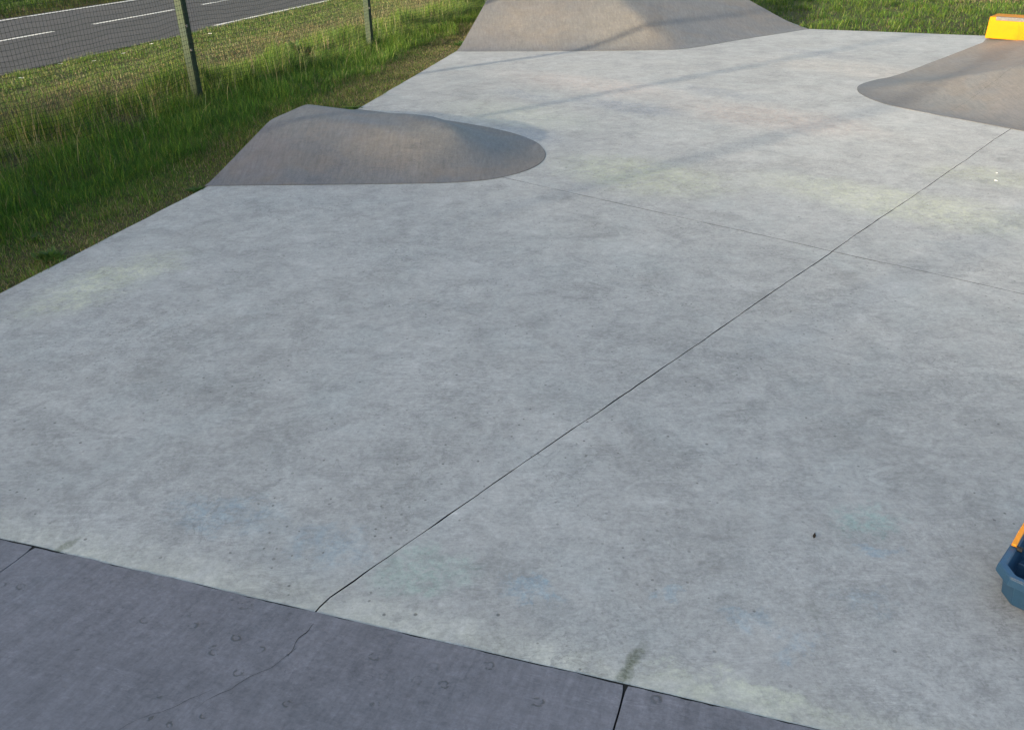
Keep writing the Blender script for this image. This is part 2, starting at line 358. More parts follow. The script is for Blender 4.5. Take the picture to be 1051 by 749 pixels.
# ------------------------------------------------------------------ concrete floor: slabs with real saw-cut gaps
def clip(poly, p, n, off):
    out = []
    for i in range(len(poly)):
        a = poly[i]; b = poly[(i+1) % len(poly)]
        da = (a-p) @ n-off; db = (b-p) @ n-off
        if da >= 0: out.append(a)
        if (da >= 0) != (db >= 0): out.append(a+(b-a)*da/(da-db))
    return out
nA = azv(AAZ+90); nB = azv(BAZ+90)
def wob(p, ax, seed):
    s = p @ ax
    return (vnoise(s, s*0, .6, seed)-.5)*.012+(vnoise(s, s*0, .09, seed+1)-.5)*.005
bm = bmesh.new()
for sa in (1, -1):
    for sb in (1, -1):
        poly = clip(FLOOR, A0, nA*sa, .0031); poly = clip(poly, B1, nB*sb, .0028)
        if len(poly) < 3: continue
        pts = resample(poly, .06, True)
        q = pts.copy()
        dA = (pts-A0) @ nA; on = np.abs(dA) < .006
        q[on] += (wob(pts[on], azv(AAZ), 31)+(vnoise(pts[on] @ azv(AAZ), pts[on, 0]*0, .13, 70+sa)-.5)*.0035)[:, None]*nA
        near = on & (((pts-A0) @ azv(AAZ)) < .07)
        q[near] += nA*(.07-((pts[near]-A0) @ azv(AAZ)))[:, None]*.35*np.where((pts[near]-A0) @ azv(AAZ) > -.05, 1, 0)[:, None]
        dB = (pts-B1) @ nB; on = np.abs(dB) < .006
        q[on] += (wob(pts[on], azv(BAZ), 41)+(vnoise(pts[on] @ azv(BAZ), pts[on, 0]*0, .13, 80+sb)-.5)*.0035)[:, None]*nB
        edge = (np.abs(dA) > .006) & (np.abs(dB) > .006) & (w_of(pts[:, 0], pts[:, 1]) > -.6)
        q[edge] += (vnoise(pts[edge, 0], pts[edge, 1], .25, 9)-.5)[:, None]*np.array([.009, 0])
        vs = [bm.verts.new((*p, 0)) for p in q]
        fc = bm.faces.new(vs)
        if fc.normal.z < 0: fc.normal_flip()
        fc.normal_update()
        r = bmesh.ops.extrude_face_region(bm, geom=[fc])
        bmesh.ops.translate(bm, vec=(0, 0, -.12), verts=[e for e in r['geom'] if isinstance(e, bmesh.types.BMVert)])
bmesh.ops.recalc_face_normals(bm, faces=bm.faces)
bm.normal_update()
for fc in bm.faces: fc.material_index = 0 if fc.normal.z > .5 else 1
fl = bm_obj('concrete_floor', bm, M_floor); fl.data.materials.append(M_crack); tag(fl, kind='structure')

# ------------------------------------------------------------------ skate banks and humps (height from the distance to the foot)
def seg_dist(P, pl):
    d = np.full(len(P), 1e9)
    for a, b in zip(pl[:-1], pl[1:]):
        ab = b-a; tt = np.clip(((P-a) @ ab)/max(ab @ ab, 1e-9), 0, 1)
        d = np.minimum(d, np.linalg.norm(P-a-tt[:, None]*ab, axis=1))
    return d
def mound(name, foot, cut, prof, mat, step=.08, parent=None):
    """foot: polyline at floor level; cut: the remaining outline, where the mound is cut off upright"""
    foot = resample(foot, .06); cut = resample([foot[-1], *cut, foot[0]], .08)
    outline = np.concatenate([foot, cut[1:-1]])
    lo = outline.min(0); hi = outline.max(0)
    gx_, gy_ = np.meshgrid(np.arange(lo[0], hi[0], step), np.arange(lo[1], hi[1], step), indexing='ij')
    gp_ = np.stack([gx_.ravel(), gy_.ravel()], 1)+rng.normal(0, step*.06, (gx_.size, 2))
    gp_ = gp_[inside(outline.tolist(), gp_[:, 0], gp_[:, 1])]
    closed = np.concatenate([outline, outline[:1]])
    gp_ = gp_[seg_dist(gp_, [*closed]) > step*.45]
    V2 = np.concatenate([outline, gp_]); no = len(outline)
    vs, es, fs, *_ = delaunay_2d_cdt([Vector(p) for p in V2], [], [list(range(no))], 1, 1e-5)
    P = np.array([tuple(p) for p in vs]); d = seg_dist(P, [*foot])
    z = prof(d, P)+.004
    bm = bmesh.new(); bv = [bm.verts.new((p[0], p[1], q)) for p, q in zip(P, z)]
    for fc in fs:
        try: bm.faces.new([bv[i] for i in fc])
        except ValueError: pass
    bmesh.ops.recalc_face_normals(bm, faces=bm.faces)
    for fc in bm.faces:
        if fc.normal.z < 0: fc.normal_flip()
    for fc in bm.faces: fc.smooth = True
    be = [e for e in bm.edges if len(e.link_faces) == 1]
    r = bmesh.ops.extrude_edge_only(bm, edges=be)
    for gme in r['geom']:
        if isinstance(gme, bmesh.types.BMVert): gme.co.z = -.1
    for e in be: e.smooth = False
    o = bm_obj(name, bm, mat, parent)
    fp = np.asarray(foot); dd_ = np.gradient(fp, axis=0); dd_ /= np.linalg.norm(dd_, axis=1)[:, None]
    nn = np.stack([-dd_[:, 1], dd_[:, 0]], 1); mid = outline.mean(0)
    nn *= np.sign(((fp-mid)*nn).sum(1))[:, None]
    ww = .001+.009*vnoise(fp[:, 0], fp[:, 1], .22, 77)**1.5
    v = []; f = []
    for i in range(len(fp)):
        a = fp[i]+nn[i]*ww[i]; b = fp[i]-nn[i]*.004; v += [(a[0], a[1], .0025), (b[0], b[1], .0025)]
        if i: f.append((2*i-2, 2*i-1, 2*i+1, 2*i))
    mesh('dirt_seam', v, f, M_seam, o)
    return o
def softmin(a, b, k): return -np.log(np.exp(-a/k)+np.exp(-b/k))*k

# low hump on the left
foot1 = [(-2.99, 7.95), *smooth_poly([(-1.2, 7.95), (-.45, 7.96), (.0, 8.15), (.36, 8.62), (.40, 9.2), (.22, 9.72), (-.2, 10.2), (-.75, 10.6)], 3), (-1.1, 10.8), (-2.03, 11.33)]
def prof1(d, P):
    x = np.clip((P[:, 0]+.9)/1.1, 0, 1); r = .08+.5*x
    slope = .275+.06*x+.09*np.exp(-((P[:, 0]+.85)/.5)**2)
    z = slope*(np.sqrt(d*d+r*r)-r)
    u_ = np.clip((P[:, 0]+2.3)/1.5, 0, 1); c = .335-.065*u_*u_*(3-2*u_); k_ = .010+.022*u_
    return softmin(z, c, k_)-softmin(0*z, c, k_)
h1 = mound('skate_hump', [np.array(p) for p in foot1], [], prof1, M_hump, .07)
tag(h1, 'low brownish concrete hump with a rounded nose, rising from the grass edge on the left', 'skate hump')

# far bank with a hip
foot2 = [(-.97, 16.14), (1.4, 16.02), *smooth_poly([(2.75, 16.05), (3.2, 16.12), (3.75, 16.55), (4.4, 17.13)], 2), (6.33, 18.67)]
c_l = np.array(foot2[0])+azv(13.5)*5.2; c_r = np.array(foot2[-1])+azv(325)*5.2
def prof2(d, P):
    r = np.where(P[:, 0] > 1.5, .35, .35-.12*np.clip((1.5-P[:, 0])/2, 0, 1)); z = .32*(np.sqrt(d*d+r*r)-r)
    return softmin(z, 1.15+0*z, .02)-softmin(0*z, 1.15+0*z, .02)
h2 = mound('skate_bank', [np.array(p) for p in foot2], [c_r, c_l], prof2, M_far, .10)
tag(h2, 'large warm grey concrete bank with a corner ridge at the far end of the floor', 'skate ramp')

# bank on the right that carries the yellow ledge
foot3 = [(7.35, 7.94), (5.92, 9.91), *smooth_poly([(5.40, 10.63), (5.0, 11.25), (4.90, 11.95), (5.10, 12.6), (5.6, 13.05)], 3)]
YL = np.array([7.395, 13.69])
def prof3(d, P):
    r = .55; z = .285*(np.sqrt(d*d+r*r)-r)
    return softmin(z, .50+0*z, .02)-softmin(0*z, .50+0*z, .02)
h3 = mound('skate_bank', [np.array(p) for p in foot3], [np.array((6.45, 13.40)), YL+azv(41)*.02, YL+azv(BAZ-90)*.9, YL+azv(BAZ-90)*.9+azv(BAZ)*4.2, np.array((9.6, 8.6))], prof3, M_right, .09)
tag(h3, 'brownish concrete bank with a curved nose below the yellow ledge on the right', 'skate ramp')

def mound_crack(path, foot, prof, parent, wd):
    pts = resample(path, .05); v = []; f = []; fp = [*resample([np.array(p, float) for p in foot], .06)]
    n_ = len(pts); d = np.gradient(pts, axis=0); d /= np.linalg.norm(d, axis=1)[:, None]; nn = np.stack([-d[:, 1], d[:, 0]], 1)
    pts = pts+nn*((vnoise(pts[:, 0], pts[:, 1], .3, 17)-.5)*.05)[:, None]
    for s_ in (-1, 1):
        q = pts+nn*wd*s_; z = prof(seg_dist(q, fp), q)+.010; v += [(a[0], a[1], b) for a, b in zip(q, z)]
    for i in range(n_-1): f.append((i, i+1, n_+i+1, n_+i))
    return mesh('crack', v, f, M_crack, parent)
mound_crack([(5.62, 10.75), (6.3, 11.3), (7.3, 12.1)], foot3, prof3, h3, .0008)
# yellow ledge on that bank
lr = empty('skate_ledge', (YL[0]+.01, YL[1], .48), R(90-BAZ))
tag(lr, 'bright yellow painted ledge with a grey steel edge, standing on the right bank', 'ledge')
LEN = 3.4
bm = box_bm(LEN, .5, .31, .012, 2, (LEN/2, .26, .155))
bm_obj('ledge_body', bm, M_yellow, lr)
bm = box_bm(LEN-.09, .055, .05, .006, 2, (LEN/2+.045, .027, .289))
bm_obj('coping', bm, M_steel, lr)

# dark bank under the camera
br = empty('foreground_bank', (E0[0], E0[1], 0), R(90-EAZ))
br.name = 'skate_bank'
tag(br, 'dark smooth concrete bank with cracked joints, rising in the near foreground', 'skate ramp')
# local axes: +x along the fold, -y up the slope
def bank_z(u): return .118*u+.035*u*u
cuts = [-4.2, .19, 2.745, 5.3, 9.0]
def jx(i, u):                          # joint lines, slightly wavy
    return cuts[i]+(.05*u if i == 1 else -.015*u)+(float(vnoise(np.array([u]), np.array([i*7.]), .12, 3)[0])-.5)*.006
us = np.concatenate([np.arange(0, 1.2, .03), np.arange(1.2, 3.4, .1)])
for k in range(4):
    v = []; f = []; nx = 90
    for u in us:
        xa = jx(k, u)+.0026+.0018*float(vnoise(np.array([u]), np.array([k*3.]), .06, 5)[0]); xb = jx(k+1, u)-.0026-.0018*float(vnoise(np.array([u]), np.array([k*5.]), .06, 6)[0])
        fl_ = .006*math.exp(-u/.02)
        if k in (0, 1, 2):
            if k > 0: xa += fl_
            if k < 3: xb -= fl_
        for i in range(nx+1):
            x = xa+(xb-xa)*i/nx
            e = (float(vnoise(np.array([x]), np.array([0.]), .15, 8)[0])-.5)*.010+(float(vnoise(np.array([x]), np.array([4.]), .04, 9)[0])-.5)*.006 if u == 0 else 0
            v.append((x, -u+e, bank_z(u)+.004))
    m_ = len(us); top = len(v)
    for j in range(m_-1):
        for i in range(nx):
            a = j*(nx+1)+i; f.append((a, a+nx+1, a+nx+2, a+1))
    ring = [i for i in range(nx+1)]+[j*(nx+1)+nx for j in range(1, m_)]+[(m_-1)*(nx+1)+i for i in range(nx-1, -1, -1)]+[j*(nx+1) for j in range(m_-2, 0, -1)]
    for i in ring: v.append((v[i][0], v[i][1], -.1))
    for i in range(len(ring)):
        j = (i+1) % len(ring); f.append((ring[i], ring[j], top+j, top+i))
    o = mesh('bank_slab', v, f, M_bank, br)
v = []; f = []
for i in range(300):
    x = -4.2+i*.04; ww = .001+.006*float(vnoise(np.array([x]), np.array([1.]), .2, 12)[0]); v += [(x, ww, .0025), (x, -.004, .0025)]
    if i: f.append((2*i-2, 2*i-1, 2*i+1, 2*i))
mesh('dirt_seam', v, f, M_crack, br)
for k in (1, 2, 3):
    v = []; f = []
    for i, u in enumerate(us):
        x = jx(k, u); v += [(x-.010, -u, max(bank_z(u)-.006, .0022)), (x+.010, -u, max(bank_z(u)-.006, .0022))]
        if i: f.append((2*i-2, 2*i-1, 2*i+1, 2*i))
    mesh('joint_filler', v, f, M_crack, br)
# flat platform behind the slope
zt = bank_z(us[-1])
bm_obj('platform', box_bm(13.2, 3, zt+.1, .01, 1, (2.4, -us[-1]-1.505, zt/2-.05)), M_bank, br)
# the crack that carries the saw cut on, and a branch
def crack(path, w0, name):
    v = []; f = []; pts = resample(path, .012)
    for i, p in enumerate(pts):
        d = pts[min(i+1, len(pts)-1)]-pts[max(i-1, 0)]; d = d/np.linalg.norm(d); nn = np.array([-d[1], d[0]])
        q = p+nn*(float(vnoise(np.array([p[1]*1.]), np.array([p[0]]),   .035, 4)[0])-.5)*.018
        wd = w0*(.3+1.1*float(vnoise(np.array([p[1]]), np.array([p[0]]), .03, 6)[0]))*min(1, (len(pts)-1-i)/6+.15)
        for s_ in (-1, 1):
            r_ = q+nn*wd*s_; v.append((r_[0], r_[1], bank_z(-r_[1])+.0055))
    for i in range(len(pts)-1): f.append((2*i, 2*i+1, 2*i+3, 2*i+2))
    return mesh(name, v, f, M_crack, br)
def loc(x, y):
    d = np.array([x, y])-E0; e = azv(EAZ); return np.array([d @ e, d @ EN])
crack([loc(-.757, 2.27), loc(-.80, 2.19), loc(-.82, 2.10)], .0012, 'crack')
crack([loc(-.80, 2.14), loc(-.86, 2.05), loc(-.96, 1.95), loc(-1.06, 1.85)], .0007, 'crack')
crack([loc(-1.03, 1.93), loc(-1.10, 1.87), loc(-1.22, 1.80), loc(-1.3, 1.7)], .0005, 'crack')

# ------------------------------------------------------------------ fence: posts, net, cords
P1 = np.array([-4.26, 11.70]); P2 = np.array([-2.60, 16.55]); fd = (P2-P1)/np.linalg.norm(P2-P1); SP = 5.12
FAZ = math.degrees(math.atan2(fd[0], fd[1]))
fe = empty('net_fence', (P1[0], P1[1], 0), R(90-FAZ))
tag(fe, 'tall ball-stop net fence on square green posts between the grass and the road', 'fence')
H = 4.15
post_me = None
for k in range(-3, 5):
    z0 = -.3
    if post_me is None:
        bm = box_bm(.105, .105, H+.3, .006, 2, (0, 0, (H+.3)/2-.3))
        o = bm_obj('post', bm, M_post, fe); post_me = o.data
        bmc = box_bm(.112, .112, .02, .004, 1, (0, 0, H+.0105)); cap_o = bm_obj('post_cap', bmc, M_dark, o); cap_me = cap_o.data
        bmh = box_bm(.03, .018, .03, .004, 1, (0, 0, 0)); hk = bm_obj('hook', bmh, M_steel, o); hook_me = hk.data
        hk.location = (-.03, -.061, 1.02); hooks = [hk]
    else:
        o = link('post', post_me, None, fe); c_ = link('post_cap', cap_me, None, o)
        hk = link('hook', hook_me, None, o); hk.location = (-.03, -.061, 1.02)
    for zz in (.72, 1.4, 2.2, 3.0):
        h_ = link('hook', hook_me, None, o); h_.location = (-.03, -.061, zz)
    o.location = (k*SP+(1.3 if k > 1 else 0)+(.62*k if k < 0 else 0), 0, 0)
def tube_seg(V, Fc, pts, r):
    """three-sided cord along points"""
    pts = np.asarray(pts); d = np.gradient(pts, axis=0); d /= np.linalg.norm(d, axis=1)[:, None]
    up = np.where(np.abs(d[:, 2:3]) > .8, np.array([[1., 0, 0]]), np.array([[0, 0, 1.]]))
    a = np.cross(d, up); a /= np.linalg.norm(a, axis=1)[:, None]; b = np.cross(d, a)
    base = sum(len(q) for q in V)
    ring = np.stack([pts+r*(a*math.cos(q)+b*math.sin(q)) for q in (0, 2.094, 4.189)], 1).reshape(-1, 3)
    V.append(ring); n_ = len(pts); i = np.arange(n_-1)*3+base
    for k in range(3):
        k2 = (k+1) % 3; Fc.append(np.stack([i+k, i+k2, i+3+k2, i+3+k], 1))
def net_pt(s, z):
    """the hanging net: pinned at the posts, slack between them"""
    ph = np.mod(s/SP, 1.); sl = np.sin(np.pi*ph)
    wave = (vnoise(s, z*0, 1.1, 21)-.5)*.10*sl
    zz = z+(vnoise(s, z, .8, 22)-.5)*.05-.05*sl*(1-z/H)+ (vnoise(s, z, .22, 25)-.5)*.026
    low = np.exp(-z/.25)
    yy = -.064-.03*sl+wave*(.4+.3*np.cos(z*1.3))-low*sl*.13
    xx = s+(vnoise(s, z, .9, 23)-.5)*.07+(vnoise(s, z, .25, 27)-.5)*.02
    return np.stack([xx, yy, np.maximum(zz, .03)], -1)
V = []; Fc = []
s0, s1 = -2.2*SP, 4*SP
for s in np.arange(s0, s1, .05):
    z = np.arange(.08, H-.03, .24); tube_seg(V, Fc, net_pt(np.full_like(z, s), z), .0020)
for z in np.arange(.08, H-.02, .054):
    s = np.arange(s0, s1, .28); tube_seg(V, Fc, net_pt(s, np.full_like(s, z)), .0020)
net = mesh('net', np.concatenate(V).tolist(), np.concatenate(Fc).tolist(), M_net, fe)
for zc, r_ in ((.08, .006), (H-.03, .006)):
    V = []; Fc = []; s = np.arange(s0, s1, .12); p = net_pt(s, np.full_like(s, zc)); p[:, 1] -= .004
    tube_seg(V, Fc, p, r_); mesh('cord', np.concatenate(V).tolist(), np.concatenate(Fc).tolist(), M_cord, fe)

# ------------------------------------------------------------------ blue tub with an orange handle
TA = 44.5
tub = empty('plastic_tub', (2.078, 2.42, 0), R(90-TA))
tag(tub, 'dark blue plastic tub with an orange carry handle folded along its rim', 'tub')
def octa(l, w, c, z):
    l /= 2; w /= 2
    return [(-l, -w+c, z), (-l+c, -w, z), (l-c, -w, z), (l, -w+c, z), (l, w-c, z), (l-c, w, z), (-l+c, w, z), (-l, w-c, z)]
RINGS = [(.306, .197, .045, .006), (.318, .208, .05, .0), (.350, .238, .054, .105), (.350, .238, .054, .1125), (.398, .283, .060, .109), (.405, .29, .060, .113), (.40, .285, .058, .146), (.394, .279, .056, .151),
         (.352, .237, .046, .152), (.344, .229, .045, .148), (.335, .22, .044, .10), (.315, .205, .044, .012), (.30, .19, .040, .010)]
v = []; f = []
for (l, w, c, z) in RINGS: v += octa(l, w, c, z)
for k in range(len(RINGS)-1):
    for i in range(8): a = k*8+i; b = k*8+(i+1) % 8; f.append((a, b, b+8, a+8))
f.append(tuple(range(7, -1, -1))); f.append(tuple(len(v)-8+i for i in range(8)))
bm = bmesh.new(); bv = [bm.verts.new(p) for p in v]
for q in f: bm.faces.new([bv[i] for i in q])
bmesh.ops.recalc_face_normals(bm, faces=bm.faces)
bmesh.ops.bevel(bm, geom=[e for e in bm.edges if e.calc_face_angle(0) > .45], offset=.0025, segments=2, affect='EDGES')
body = bm_obj('tub_body', bm, M_blue, tub)
bm_obj('divider', box_bm(.006, .19, .07, .002, 1, (.0, 0, .05)), M_blue, tub)
# handle: a flat bar along both long rims and across the far end
hp = [(-.015, .128, .163), (.05, .13, .172), (.16, .13, .185), (.205, .115, .19), (.222, .06, .192), (.224, 0, .192), (.222, -.06, .192), (.205, -.115, .19), (.16, -.13, .185), (.05, -.13, .172), (-.015, -.128, .163)]
v = []; f = []
for i, p in enumerate(hp):
    p = np.array(p); d = np.array(hp[min(i+1, len(hp)-1)])-np.array(hp[max(i-1, 0)]); d /= np.linalg.norm(d)
    sd = np.cross(d, (0, 0, 1)); sd /= np.linalg.norm(sd); up = np.cross(sd, d)
    for a, b in ((-1, -1), (1, -1), (1, 1), (-1, 1)): v.append(tuple(p+sd*.0095*a+up*.006*b))
for i in range(len(hp)-1):
    for k in range(4): a = 4*i+k; b = 4*i+(k+1) % 4; f.append((a, b, b+4, a+4))
f += [(3, 2, 1, 0), tuple(len(v)-4+k for k in range(4))]
bm = bmesh.new(); bv = [bm.verts.new(p) for p in v]
for q in f: bm.faces.new([bv[i] for i in q])
bmesh.ops.recalc_face_normals(bm, faces=bm.faces); bmesh.ops.bevel(bm, geom=bm.edges[:], offset=.002, segments=1, affect='EDGES')
bm_obj('handle', bm, M_orange, tub)
for s_ in (1, -1):
    bm = bmesh.new(); bmesh.ops.create_cone(bm, segments=12, radius1=.011, radius2=.011, depth=.03, cap_ends=True)
    bmesh.ops.rotate(bm, matrix=Matrix.Rotation(R(90), 3, 'X'), verts=bm.verts); bmesh.ops.translate(bm, vec=(.0, .112*s_, .146), verts=bm.verts)
    bm_obj('pivot', bm, M_dark, tub)

# ------------------------------------------------------------------ grass
FOOTS = [np.array([(-.97, 16.14), c_l, c_r, (6.33, 18.67)])]
def blades(name, x, y, h, w, col, label, lean=.45, zoff=0.):
    """every blade is two faces; h, w, col are per blade"""
    n_ = len(x)
    if not n_: return None
    z = ground_z(x, y)+zoff
    an = rng.uniform(0, 2*np.pi, n_); la = rng.uniform(0, 2*np.pi, n_); lm = rng.gamma(2., lean/2, n_)*h
    dx, dy = np.cos(an)*w/2, np.sin(an)*w/2
    lx, ly = np.cos(la)*lm, np.sin(la)*lm
    hz = h*np.sqrt(np.clip(1-np.minimum(lm/h, .9)**2*.8, .1, 1))
    V = np.empty((n_, 5, 3), np.float32)
    V[:, 0] = np.stack([x-dx, y-dy, z-.02], 1); V[:, 1] = np.stack([x+dx, y+dy, z-.02], 1)
    V[:, 2] = np.stack([x+dx*.8+lx*.35, y+dy*.8+ly*.35, z+hz*.6], 1); V[:, 3] = np.stack([x-dx*.8+lx*.35, y-dy*.8+ly*.35, z+hz*.6], 1)
    V[:, 4] = np.stack([x+lx, y+ly, z+hz], 1)
    me = bpy.data.meshes.new(name)
    me.vertices.add(n_*5); me.vertices.foreach_set('co', V.ravel())
    b = np.arange(n_, dtype=np.int32)[:, None]*5
    li = np.concatenate([b+np.array([[0, 1, 2, 3]]), b+np.array([[3, 2, 4]])], 1).astype(np.int32).ravel()
    me.loops.add(n_*7); me.loops.foreach_set('vertex_index', li)
    me.polygons.add(n_*2)
    ls = (np.arange(n_, dtype=np.int32)[:, None]*7+np.array([[0, 4]])).astype(np.int32).ravel()
    me.polygons.foreach_set('loop_start', ls)
    me.update(calc_edges=True); me.validate()
    ca = me.color_attributes.new('Col', 'FLOAT_COLOR', 'POINT')
    cc = np.ones((n_, 5, 4), np.float32); cc[:, :, :3] = col[:, None, :]
    ca.data.foreach_set('color', cc.ravel())
    o = link(name, me, M_blade); tag(o, label, 'grass', kind='stuff'); return o
G_dark = np.array([.036, .092, .015]); G_mid = np.array([.062, .145, .020]); G_yel = np.array([.135, .195, .034])
G_straw = np.array([.235, .195, .125]); G_brown = np.array([.125, .095, .062]); G_pale = np.array([.155, .175, .095])
def pick(n_, wts, cols, jit=.22):
    """wts: (n, k) weights"""
    wts = wts/wts.sum(1, keepdims=True); u = rng.random(n_)[:, None]
    k = (np.cumsum(wts, 1) < u).sum(1).clip(0, len(cols)-1)
    c = np.array(cols)[k]*np.exp(rng.normal(0, jit, (n_, 1)))*np.exp(rng.normal(0, .06, (n_, 3)))
    return c
nL = np.array([-LA[1], LA[0]])
def verge_pts(dens, w0, w1, y0=-1., y1=24., power=0):
    n_ = int(dens*(w1-w0)*(y1-y0)); tt = rng.uniform(y0, y1, n_); ww = rng.uniform(w0, w1, n_)
    p = L0+LA*tt[:, None]+nL*ww[:, None]
    keep = ~inside([tuple(q) for q in FLOOR], p[:, 0]-.012, p[:, 1]) & ~inside([tuple(q) for q in FOOTS[0]], p[:, 0], p[:, 1])
    return p[keep, 0], p[keep, 1], ww[keep], tt[keep]
# distance of a verge point from the slab edge itself (the edge bends)
def edge_d(x, y):
    return seg_dist(np.stack([x, y], 1), [LL, L0, L2, L3, L4])
# worn short strip along the slab
x, y, w, tt = verge_pts(6000, -.5, 1.3)
d = edge_d(x, y); nz = vnoise(x, y, .45, 51); nz2 = vnoise(x, y, 1.6, 52)
keep = rng.random(len(x)) < np.where(d < .25, .55+.45*nz, .95)
far_dry = np.clip((tt-6)/4, 0, 1)*np.clip((1.1-d)/.6, 0, 1)
x, y, w, tt, d, nz, nz2, far_dry = [q[keep] for q in (x, y, w, tt, d, nz, nz2, far_dry)]
h = np.clip(.014+.05*np.clip(d/1.0, 0, 1)**1.5+.035*nz*vnoise(x, y, .12, 53)*2, .01, .2)*rng.uniform(.5, 1.4, len(x))*(1-.3*far_dry)
dry = np.clip(1.5-d/.8+(nz2-.5)*1.5, 0, 1)
h = np.where((d < .05) & (nz > .55), h*1.9, h)
col = pick(len(x), np.stack([.5*(1-dry)+.1, .8-.35*dry, .3+.4*dry, .30*dry+.3*far_dry, .55*dry+1.1*far_dry], 1), [G_dark, G_mid, G_yel, G_straw*1.25, G_brown*1.3])
blades('short_grass', x, y, h, rng.uniform(.003, .006, len(x)), col, 'short worn olive and brown grass along the left edge of the concrete', .8)
# lush band
x, y, w, tt = verge_pts(2600, .6, 2.2)
d = edge_d(x, y); nz = vnoise(x, y, .35, 61); nz2 = vnoise(x, y, 1.1, 62)
d += (nz2-.5)*.5
keep = (d > .72+.25*vnoise(x, y, .4, 66)) & (rng.random(len(x)) < .35+.65*nz); x, y, w, tt, d, nz, nz2 = [q[keep] for q in (x, y, w, tt, d, nz, nz2)]
h = (.07+.12*nz+.05*np.clip(d-.6, 0, 1.2))*rng.uniform(.5, 1.25, len(x))
sun_gold = np.clip((tt-7)/4, 0, 1)  # yellower blades farther on paint in the golden sunlight
col = pick(len(x), np.stack([1.1-.6*sun_gold, .7+0*nz, .15+.25*nz2+.9*sun_gold, .04+.1*sun_gold], 1), [G_dark, G_mid, G_yel, G_straw])
blades('lush_grass', x, y, h, rng.uniform(.004, .007, len(x)), col, 'lush dark green grass between the worn edge and the net fence', .6)
# tall tufts along the fence
x, y, w, tt = verge_pts(2600, 1.6, 3.6)
nz = vnoise(x, y, .55, 71); nz2 = vnoise(x, y, .33, 72); nz3 = vnoise(x, y, 1.5, 73)
wf = 2.72-.045*(tt-6)
prof = np.clip(1.15-np.abs(w-wf)/.95, 0, 1)
keep = rng.random(len(x)) < np.clip(nz2*2.2-.45, .06, 1)*np.clip(prof*2, 0, 1); x, y, w, tt, nz, nz2, nz3, prof = [q[keep] for q in (x, y, w, tt, nz, nz2, nz3, prof)]
h = (.07+.46*prof*nz*(.4+nz2))*rng.uniform(.5, 1.2, len(x))
sun_gold = np.clip((tt-8)/5, 0, 1)  # tufts get the low sun's gold as blade colour too
col = pick(len(x), np.stack([.40+.2*nz, .9+0*nz, .75+.8*nz3+sun_gold, .16+.15*nz3, .02+0*nz], 1), [G_dark, G_mid, G_yel, G_pale, G_brown])
blades('tall_grass', x, y, h, rng.uniform(.005, .009, len(x)), col, 'tall bright green grass growing along the foot of the net fence', .38)
n_ = 1500; tt = rng.uniform(-1, 20, n_); w = rng.normal(2.55, .42, n_); p = L0+LA*tt[:, None]+nL*w[:, None]
blades('dry_stalks', p[:, 0], p[:, 1], rng.uniform(.25, .62, n_), rng.uniform(.003, .006, n_), pick(n_, np.tile([[1., .7, .3]], (n_, 1)), [G_straw*1.1, G_pale*1.2, G_brown]), 'thin dry stalks standing among the tall green grass by the net fence', .35)
# mown, half dry verge up to the road
x, y, w, tt = verge_pts(2000, 2.8, 6.75)
nz = vnoise(x, y, 1.4, 81); nz2 = vnoise(x, y, .35, 82)
dryc = np.exp(-((w-3.85-(nz-.5)*1.3)/.95)**2)
h = (.03+.05*nz2+.03*np.clip((w-5.6), 0, 1))*rng.uniform(.5, 1.3, len(x))
keep = rng.random(len(x)) < .45+.55*nz2; x, y, w, tt, nz, nz2, dryc, h = [q[keep] for q in (x, y, w, tt, nz, nz2, dryc, h)]
col = pick(len(x), np.stack([.35+.3*(1-dryc), .65*(1-dryc)+.08, .70-.5*dryc, .45+.7*dryc, .1+.45*dryc, .6+0*nz], 1), [G_dark, G_mid, G_yel, G_straw, G_brown, G_pale])
blades('mown_grass', x, y, h, rng.uniform(.004, .008, len(x)), col, 'mown half dry grass strip between the net fence and the road', .9)
# rough grass beyond the road
x, y, w, tt = verge_pts(700, 12.6, 18.5, -2, 32)
nz = vnoise(x, y, .8, 91); dd = ((np.stack([x, y], 1)-RC) @ rn)-3.0
keep = dd > .04; x, y, w, tt, nz, dd = [q[keep] for q in (x, y, w, tt, nz, dd)]
near = np.clip(1.25-dd/.9, 0, 1)
h = (.05+.28*np.clip(dd/1.0, 0, 1)*(.3+nz))*rng.uniform(.5, 1.2, len(x))
col = pick(len(x), np.stack([1.1*(1-near)+.1, .4+0*nz, .2+.1*near, .3*near, 1.0*near], 1), [G_dark*.8, G_mid*.8, G_yel, G_straw*.7, G_brown*.7])
blades('rough_grass', x, y, h, rng.uniform(.006, .011, len(x)), col*.65, 'dark rough grass on the far side of the road', .5)
